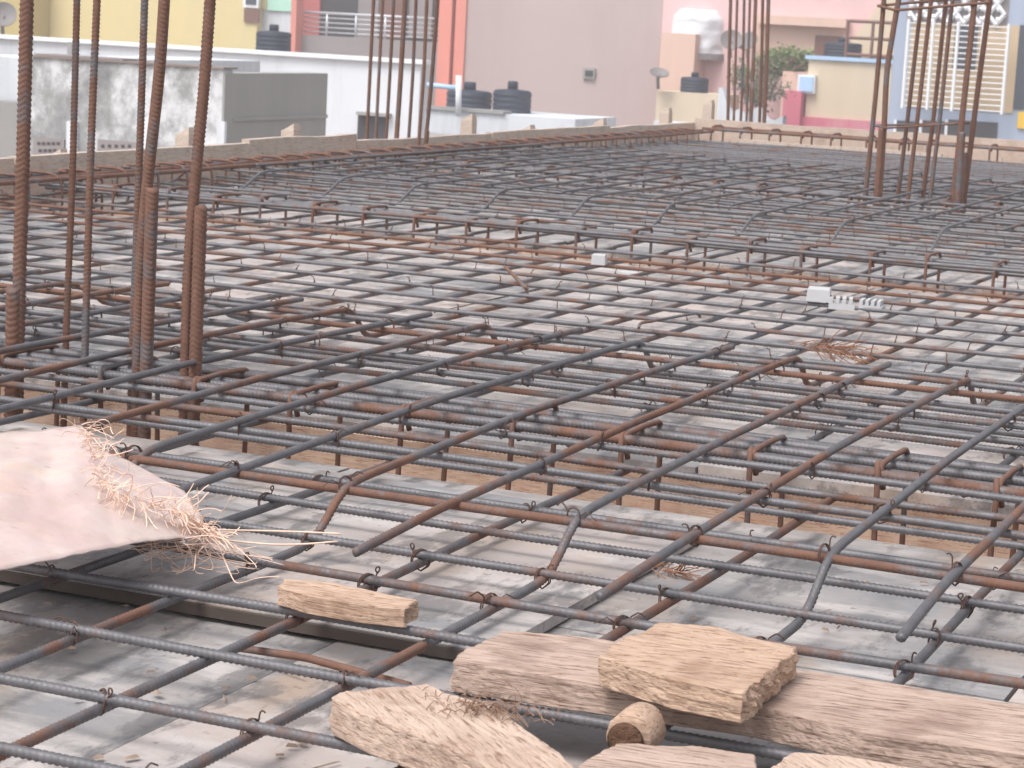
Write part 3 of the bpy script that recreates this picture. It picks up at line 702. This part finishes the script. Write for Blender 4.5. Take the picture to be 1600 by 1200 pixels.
WHT = m_plain('white_plaster', (.68, .70, .74), .85, .08, .9, (.40, .42, .45), .75); WHT2 = m_plain('white_paint', (.78, .79, .82), .7, .04)
CEM = m_plain('cement_plaster', (.33, .32, .31), .9, .14, .9, (.22, .22, .22), .5); STN = m_stained()
COR = m_plain('coral_paint', (.74, .27, .21), .7, .07, .9, (.60, .24, .2), .6); REDP = m_plain('red_paint', (.52, .15, .14), .7, .1)
MAU = m_plain('mauve_plaster', (.48, .385, .375), .9, .07, .8, (.42, .33, .32), .7); PNK = m_plain('pink_plaster', (.74, .51, .51), .85, .07, .8, (.62, .44, .43), .6)
PEA = m_plain('peach_plaster', (.71, .50, .41), .85, .08, .9, (.56, .40, .33), .6); CRM = m_plain('cream_plaster', (.68, .57, .43), .85, .07, .5, (.5, .4, .28), .4)
MAG = m_plain('magenta_paint', (.58, .16, .22), .8, .15, 1.0, (.7, .55, .55), .5); BLU = m_plain('blue_grey_paint', (.37, .43, .55), .8, .07, .9, (.30, .35, .44), .6)
DRK = m_plain('dark_interior', (.06, .055, .06), .8, .2); GLS = m_plain('window_glass', (.06, .07, .09), .15, .1, 1, None, .5, 0, .6)
BRN = m_plain('brown_door', (.20, .10, .08), .7, .15); RAIL = m_plain('steel_railing', (.55, .56, .60), .4, .05, 3, None, .5, .4)
TANK = m_plain('black_plastic_tank', (.028, .036, .058), .5, .2, 2.0); TAN = m_plain('tan_wall', (.55, .42, .27), .85, .08)
GRY = m_plain('grey_parapet', (.28, .25, .25), .9, .15, 2.0); MINT = m_plain('mint_paint', (.42, .68, .56), .8, .04); SKYB = m_plain('light_blue_frame', (.42, .60, .82), .6, .05)
YELB = m_plain('bright_yellow_paint', (.75, .48, .05), .7, .05); DISH = m_plain('dish_grey', (.22, .20, .20), .6, .1)

# stained roof room in front at left
h = House('stained_roof_room', 'grey and white weather-stained roof room with pierced vents at left')
Yg = 16.0; x0, x1, _, zt = fx(50, 99, 352, 118, Yg); xr = x1; dd = ray(511, 150); yb = xr/dd[0]*dd[1]
m = MB(); m.box(x0, x1-.02, Yg, Yg+.15, GZ, zt); m.build('front_wall', STN, h.root((x0+x1)/2, Yg))
m = MB(); m.box(x1-.2, x1, Yg+.001, yb, GZ, zt-.03); m.build('side_wall', CEM, h.o)
m = MB(); m.box(x1-.15, x1+.015, Yg+.15, yb, zt-.42, zt-.39); m.build('ledge', CEM, h.o)
m = MB(); m.box(x0, x1, Yg-.025, Yg+.2, zt+.002, zt+.018); m.build('coping', m_plain('brown_coping', (.24, .19, .17), .9), h.o)
m = MB(); m.box(x0+.02, x0+.9, Yg+.0, Yg+.3, zt+.020, zt+.034); m.build('loose_slab', GRY, h.o)
for pa, pb, pc, pd in ((52, 216, 100, 258), (152, 220, 214, 250)):
    v = h.slab(pa, pb, pc, pd, Yg, GRY, 'vent_block', .03)
    for r in range(3):
        for c in range(5):
            a = pa+6+(pc-pa-10)/5*(c+(.3 if r % 2 else 0)); b = pb+6+r*11; h.slab(a, b, a+5, b+4.5, Yg-.03, DRK, 'hole', .004, None, v)
for pa, pc in ((103, 118), (222, 240), (338, 350)): h.slab(pa, 190, pc, 262, Yg, WHT, 'pilaster', .04)
h = House('white_annex', 'pale annex wall at the far left edge behind the thick bar')
h.wall(-60, 88, 48, 160, 16.6, WHT, 4); h.wall(-60, 158, 51, 240, 16.3, CEM, .25, 'plinth')
# long white house with a dark doorway
h = House('white_roof_house', 'long white parapet house with a dark doorway behind the stained room')
Yw = 25
xl, xr_, zb, z_l = fx(-40, 62, 60, 66, Yw)
xa = ony(-40, 70, Yw)[0]; xb = ony(655, 150, Yw)[0]; za = ony(60, 66, Yw)[2]; zb_ = ony(640, 97, Yw)[2]; zt = (za+zb_)/2
m = MB(); m.box(xa, xb-.02, Yw+.22, Yw+7, GZ, zt-1.2); m.build('roof_slab', CEM, h.root((xa+xb)/2, Yw)); m = MB(); m.box(xa, xb, Yw, Yw+.2, GZ, zt); m.build('wall', WHT, h.root((xa+xb)/2, Yw))
m = MB(); m.box(xa, xb+.05, Yw-.06, Yw+.24, zt+.002, zt+.05); m.build('coping', WHT2, h.o)
h.slab(558, 180, 604, 240, Yw, DRK, 'doorway', .02); h.slab(556, 176, 606, 181, Yw, CEM, 'lintel', .12)
h.slab(105, 66, 112, 98, Yw, CEM, 'pipe', .06)
# yellow house
h = House('yellow_house', 'plain yellow plastered house wall at upper left')
h.wall(53, -60, 402, 90, 39.6, YEL, .5)
f = h.slab(380, -30, 404, 12, 39.6, WHT2, 'window', .06); h.slab(384, -26, 400, 7, 39.54, GLS, 'pane', .02, None, f)
h.slab(381, 14, 404, 35, 39.6, BRN, 'panel', .05)
h = House('ochre_house', 'darker ochre house corner at the top left edge')
h.wall(-60, -60, 52, 80, 39, YEL2, 3)
h = House('mint_white_house', 'white house with mint green upper band between yellow and coral houses')
h.wall(404, 15, 458, 100, 39.8, WHT, .3); h.slab(418, -40, 456, 17, 39.8, MINT, 'band', .05, .3); h.slab(404, -40, 417, 14, 39.8, YEL, 'side_band', .05, .3)
# coral house with balcony
h = House('coral_house', 'coral painted house with steel balcony railing and dark rooms')
Yc = 40
h.wall(462, -60, 700, 180, Yc+1.6, DRK, 5, 'back_wall'); h.slab(462, -60, 500, 60, Yc+1.6, REDP, 'red_wall', .06)
h.slab(560, -60, 592, 60, Yc+1.6, GRY, 'door_frame', .08); h.slab(594, -60, 630, 60, Yc+1.6, BRN, 'door', .05); h.slab(640, -60, 676, 60, Yc+1.6, GRY, 'door', .05)
x0, x1, zb, zt = fx(462, 60, 690, 92, Yc); m = MB(); m.box(x0, x1, Yc, Yc+.2, zb-1.5, zt); m.build('balcony_parapet', GRY, h.o)
m = MB(); m.box(x0, x1, Yc+.2, Yc+1.55, zb-.1, zb+.1); m.build('balcony_floor', CEM, h.o)
h.wall(455, -60, 463, 100, Yc-.25, COR, .3, 'pillar'); h.wall(676, 90, 690, 180, Yc+.05, COR, 1.5, 'lower_wall')
h.wall(684, -60, 704, 180, Yc-.1, COR, 1.5, 'pillar'); h.wall(704, -60, 710, 180, Yc+.1, REDP, 1.3, 'groove'); h.wall(710, -60, 726, 180, Yc-.05, COR, 1.4, 'pillar')
x0, x1, zb, zt = fx(462, 24, 692, 62, Yc); rail = MB()
for i in range(5):
    m = MB(); z = zt-(zt-zb)*i/5; m.tube([(x0, Yc+.1, z), (x1, Yc+.1, z)], .03 if i == 0 else .016, 6); m.build('rail', RAIL, h.o, True)
for i in range(6):
    m = MB(); x = x0+(x1-x0)*i/5; m.tube([(x, Yc+.1, zb-.05), (x, Yc+.1, zt)], .025, 6); m.build('rail_post', RAIL, h.o, True)
# mauve blank wall
h = House('mauve_building', 'tall blank dusty-mauve wall with one small vent at top centre')
h.wall(724, -80, 1031, 230, 40.0, MAU, 9)
f = h.slab(910, 106, 929, 123, 40.0, CEM, 'vent', .06); h.slab(914, 110, 926, 119, 39.94, DRK, 'hole', .02, None, f)
# tank terrace
h = House('tank_terrace', 'low white parapet terrace carrying two dark water tanks')
Yt = 33; x0, x1, zb, zt = fx(658, 178, 899, 190, Yt)
m = MB(); m.box(x0, x1, Yt, Yt+1.8, GZ, zt); m.build('wall', WHT, h.root((x0+x1)/2, Yt)); m = MB(); m.box(x0, x1-1.2, Yt-.05, Yt+.25, zt+.002, zt+.05); m.build('coping', CEM, h.o)
def tank(px0, px1, pyt, pyb, Y, label, mat=TANK, ribs=True, lid=True):
    x0, x1, zb, zt = fx(px0, pyt, px1, pyb, Y); r = (x1-x0)/2; x0, x1, zb, zt = fx(px0, pyt, px1, pyb, Y+r); H = zt-zb
    t = thing('water_tank', ((x0+x1)/2, Y+r, zb), label, 'water tank'); c = ((x0+x1)/2, Y+r, zb); prof = [(0, .0), (r*.96, 0)]
    n = 5
    for i in range(n): prof += [(r, H*.92*(i+.15)/n), (r, H*.92*(i+.75)/n), (r*.965, H*.92*(i+.85)/n), (r*.965, H*.92*(i+.98)/n)]
    prof += [(r*.97, H*.925), (r*.8, H*.965), (r*.38, H*.99), (r*.30, H)]; prof += [(0, H)]
    m = MB(); m.lathe(c, prof, 32); m.build('body', mat, t, True)
    if lid: m = MB(); m.lathe(c, [(0, H+.002), (r*.27, H+.002), (r*.27, H*1.20), (r*.24, H*1.26), (0, H*1.27)], 24); m.build('lid', mat, t, True)
    return t
tank(700, 766, 140, 186, Yt+.5, 'dark blue-black water tank on the terrace, left of the pair'); tank(772, 828, 139, 186, Yt+.5, 'dark blue-black water tank on the terrace, right of the pair')
for a, b, c in ((728, 126, 742), (795, 124, 806)):
    pass
tank(403, 452, 48, 86, 30, 'dark water tank behind the white parapet below the yellow house')
m = MB(); p = [ony(655, 131, Yt-.1), ony(720, 138, Yt-.1)]; m.tube(p, .04, 8); tag(m.build('water_pipe', SKYB, None, True), 'light blue horizontal pipe left of the water tanks', 'pipe')
m = MB(); p = [ony(717, 118, Yt-.2), ony(716, 182, Yt-.2)]; m.tube(p, .05, 8); tag(m.build('vent_pipe', WHT2, None, True), 'white upright pipe in front of the left water tank', 'pipe')
# peach / pink houses
h = House('pink_house', 'large pink house with recessed doorway behind the far column bars')
h.wall(1031, -80, 1400, 230, 40.01, PNK, 8); h.slab(1180, 26, 1322, 40, 40.01, PEA, 'ledge', .3); h.slab(1180, 40, 1320, 110, 40.01, PEA, 'recessed_wall', .05); h.slab(1272, 56, 1314, 110, 39.96, BRN, 'door', .05)
h = House('peach_house', 'peach parapet house under the wrapped white tank')
h.wall(1028, 52, 1082, 220, 39.4, PEA, 1.8); h.wall(1024, 145, 1126, 220, 38.2, CRM, 1.0, 'parapet')
x0, x1, zb, zt = fx(1034, 14, 1122, 82, 39.6); r = (x1-x0)/2; H = zt-zb
t = thing('water_tank', ((x0+x1)/2, 39.6+r, zb), 'white plastic-wrapped water tank on the peach house', 'water tank')
V = []; nA, nZ = 48, 22
for i in range(nZ):
    u = i/(nZ-1); rad = r*(1-.10*u-.75*max(0, u-.8)**1.2*2); 
    for j in range(nA):
        a_ = 2*math.pi*j/nA; k = 1+.07*noise.noise((math.cos(a_)*2.2, math.sin(a_)*2.2, u*5))+.03*noise.noise((math.cos(a_)*6, math.sin(a_)*6, u*14))
        V.append(((x0+x1)/2+rad*k*math.cos(a_), 39.6+r+rad*k*math.sin(a_), zb+H*u+.03*noise.noise((a_*2, u*4, 3))))
V.append(((x0+x1)/2, 39.6+r, zt)); i = np.arange(nZ-1)[:, None]*nA; j = np.arange(nA)[None, :]; k = (j+1) % nA
part('wrapping', V, [np.stack([i+j, i+k, i+nA+k, i+nA+j], -1).reshape(-1, 4), np.array([(nZ*nA, (nZ-1)*nA+q, (nZ-1)*nA+(q+1) % nA) for q in range(nA)])], m_plain('white_wrap', (.70, .71, .74), .5, .08, 4), t)
m = MB(); m.lathe(((x0+x1)/2, 39.6+r, zb-.12), [(0, 0), (r*1.05, 0), (r*1.05, .115), (0, .115)], 24); m.build('base', GRY, t)
h = House('stair_house', 'cream stair parapet rising behind the railing at upper right'); Ys = 39.7
p = [ony(1330, 90, Ys), ony(1330, 62, Ys), ony(1388, -10, Ys), ony(1405, -10, Ys), ony(1405, 90, Ys)]
m = MB(); n = len(p); V = [tuple(q) for q in p]+[(q[0], Ys+.8, q[2]) for q in p]; m.add(V, [(i, i+n, (i+1) % n+n, (i+1) % n) for i in range(n)], [(0, 1, 2), (0, 2, 3), (0, 3, 4)]); m.build('stair_parapet', CRM, h.root(p[0][0], Ys))
h = House('cream_house', 'low cream house with red base band and small blue window')
h.wall(1260, 94, 1402, 200, 38.4, CRM, 2.5); h.slab(1258, 90, 1404, 96, 38.4, SKYB, 'coping', .06); h.slab(1222, 186, 1404, 215, 38.4, MAG, 'red_band', .06, 1); h.wall(1222, 142, 1250, 215, 38.2, MAG, .4, 'red_wall'); h.wall(1222, 112, 1262, 145, 39, PEA, 2, 'side_wall')
f = h.slab(1246, 117, 1273, 146, 38.4, WHT2, 'window', .1); h.slab(1249, 120, 1270, 143, 38.3, SKYB, 'pane', .03, None, f)
x0, x1, zb, zt = fx(1318, 34, 1398, 92, 38.3)
for i in range(3): m = MB(); z = zt-(zt-zb)*i/2.2; m.tube([(x0, 38.5, z), (x1, 38.5, z)], .03, 5); m.build('rail', BRN, h.o)
for i in range(3): m = MB(); x = x0+(x1-x0)*i/2; m.tube([(x, 38.5, zb), (x, 38.5, zt)], .03, 5); m.build('rail_post', BRN, h.o)
tank(1288, 1346, 66, 94, 38.8, 'squat black water tank on the cream house roof')
tank(1064, 1106, 120, 148, 38.4, 'small dark water tank on the cream parapet beside the dish')
h = House('white_wave_wall', 'low white wall with curved top near the far column bars'); Yv = 36
xs = [ony(a, 150, Yv)[0] for a in np.linspace(1122, 1226, 21)]; zs = [ony(1170, b, Yv)[2] for b in [140, 140, 150, 170, 178, 176, 172, 176, 182, 184, 180, 172, 166, 170, 178, 184, 186, 186, 184, 180, 178]]
m = MB()
for i in range(20): m.add([(xs[i], Yv, GZ), (xs[i+1], Yv, GZ), (xs[i+1], Yv, zs[i+1]), (xs[i], Yv, zs[i]), (xs[i], Yv+.2, GZ), (xs[i+1], Yv+.2, GZ), (xs[i+1], Yv+.2, zs[i+1]), (xs[i], Yv+.2, zs[i])], [(0, 1, 2, 3), (5, 4, 7, 6), (3, 2, 6, 7)])
m.build('wall', WHT, h.root(xs[10], Yv)); h.wall(1020, 192, 1122, 230, 35, WHT, .3, 'low_wall')
def dish(px, py, wpx, Y, label, tilt):
    c = ony(px, py, Y); r = wpx/FPX*Y*1.08/2; t = thing('satellite_dish', (c[0], Y, c[2]-r*1.5), label, 'satellite dish')
    prof = [(r*u, .35*r*u*u) for u in np.linspace(0.02, 1, 8)]; m = MB(); m.lathe((0, 0, 0), prof+[(r*1.0, .35*r+.02)]+[(r*u, .35*r*u*u+.02) for u in np.linspace(.98, .02, 8)], 28)
    o = m.build('reflector', DISH, t, True); o.location = Vector((0, 0, r*1.5))+Vector((0, 0, 0)); o.rotation_euler = tilt
    m = MB(); m.tube([(c[0], Y, c[2]-r*1.5), (c[0]-.02, Y, c[2]-r*.5), (c[0], Y, c[2])], .03, 6); m.build('mast', DISH, t, True)
dish(1030, 116, 30, 38.0, 'grey satellite dish on a mast beside the mauve wall', (.35, .25, 0))
dish(1143, 64, 34, 39.5, 'dark satellite dish seen between column bars, left of two', (1.0, 0, .4)); dish(1170, 66, 32, 39.6, 'dark satellite dish seen between column bars, right of two', (1.0, 0, -.3))
dish(5, 24, 46, 30, 'blue-grey satellite dish at the top left corner', (1.1, .3, .5))
# blue-grey house with grille window
h = House('blue_grey_house', 'blue-grey house with white window grille at the right edge'); Yb = 37
h.wall(1396, -80, 1640, 240, Yb, BLU, 8)
x0, x1, zb, zt = fx(1420, 34, 1590, 174, Yb)
h.slab(1420, 36, 1588, 172, Yb, TAN, 'window_bay', .02); f = h.slab(1490, 40, 1526, 108, Yb-.02, GLS, 'window', .03)
for i in range(16):
    m = MB(); z = zt-.06-(zt-zb-.1)*i/15; m.tube([(x0, Yb-.3, z), (x1-.1, Yb-.3, z)], .011, 5); m.build('grille_bar', WHT2, h.o)
for i in range(5):
    m = MB(); x = x0+.02+(x1-x0-.15)*i/4; m.tube([(x, Yb-.32, zb), (x, Yb-.32, zt)], .03, 5); m.build('grille_post', WHT2, h.o)
x0, x1, zb, zt = fx(1422, -12, 1572, 36, Yb)
for i in range(12):
    for j in range(3):
        m = MB(); a = x0+(x1-x0)*i/12; b = zb+(zt-zb)*j/3; w_ = (x1-x0)/12; hh = (zt-zb)/3; s_ = 1 if (i+j) % 2 else -1
        m.tube([(a, Yb-.08, b if s_ > 0 else b+hh), (a+w_, Yb-.08, b+hh if s_ > 0 else b)], .035, 4); m.tube([(a, Yb-.08, b+hh/2), (a+w_/2, Yb-.08, b+hh/2)], .04, 4); m.build('lattice_piece', WHT2, h.o)
h.slab(1418, -14, 1576, 36, Yb, GRY, 'lattice_back', .02)
for a, b in ((1400, 1434), (1440, 1476), (1480, 1558)): v = h.slab(a, 189, b, 214, Yb, DRK, 'vent_window', .03); h.slab(a-4, 187, a, 216, Yb, WHT2, 'vent_mullion', .06)
h.slab(1588, 40, 1640, 172, Yb, GLS, 'side_window', .03); h.slab(1590, 176, 1640, 202, Yb, YELB, 'yellow_panel', .05)
# trees between the houses
def leafy(label, px, py, Y, rx, rz, n, col):
    c = ony(px, py, Y); LM = m_plain('leaf_'+label[:5], col, .7, .4, 6); t = thing('small_tree', (c[0], Y, GZ), label, 'tree')
    m = MB(); m.tube(smooth_path(resample([(c[0], Y, GZ), (c[0]+.1, Y, c[2]-rz), (c[0], Y, c[2])], .3), 1), .06, 6); 
    for _ in range(9): e = c+rng.normal(0, .5, 3)*np.array([rx, rx, rz]); m.tube([(c[0], Y, c[2]-rz*.8), tuple((c+e)/2+np.array([0, 0, -.1])), tuple(e)], .02, 4)
    m.build('trunk', BRN, t, True); m = MB()
    cl = [c+rng.normal(0, .48, 3)*np.array([rx, rx, rz]) for _ in range(16)]
    for _ in range(n):
        p = cl[rng.integers(16)]+rng.normal(0, .2, 3)*np.array([rx, rx, rz]); u = rng.normal(0, 1, 3); u /= np.linalg.norm(u); v = np.cross(u, rng.normal(0, 1, 3)); v /= np.linalg.norm(v); s_ = rng.uniform(.025, .055)
        m.add([p-u*s_, p+v*s_*.45, p+u*s_, p-v*s_*.45], [(0, 1, 2, 3)])
    m.build('crown', LM, t)
leafy('light green bushy tree behind the cream house window', 1228, 98, 39.3, .5, .3, 3000, (.20, .25, .10))
leafy('sparse shrub behind the far column bars', 1185, 140, 37, .4, .4, 1200, (.17, .16, .10))

# ------------------------------------------------------------------ thin haze added to pale the houses, standing in for lens veil
hm = bpy.data.materials.new('added_haze'); hm.use_nodes = True; t_ = hm.node_tree; t_.nodes.remove(t_.nodes['Principled BSDF'])
pv = t_.nodes.new('ShaderNodeVolumePrincipled'); pv.inputs['Color'].default_value = (.95, .93, .95, 1); pv.inputs['Density'].default_value = .006; pv.inputs['Anisotropy'].default_value = .2
t_.links.new(pv.outputs[0], t_.nodes['Material Output'].inputs['Volume'])
m = MB(); m.box(-310, 310, -70, 510, -7.7, 6.0); o = m.build('haze', hm); tag(o, kind='stuff')
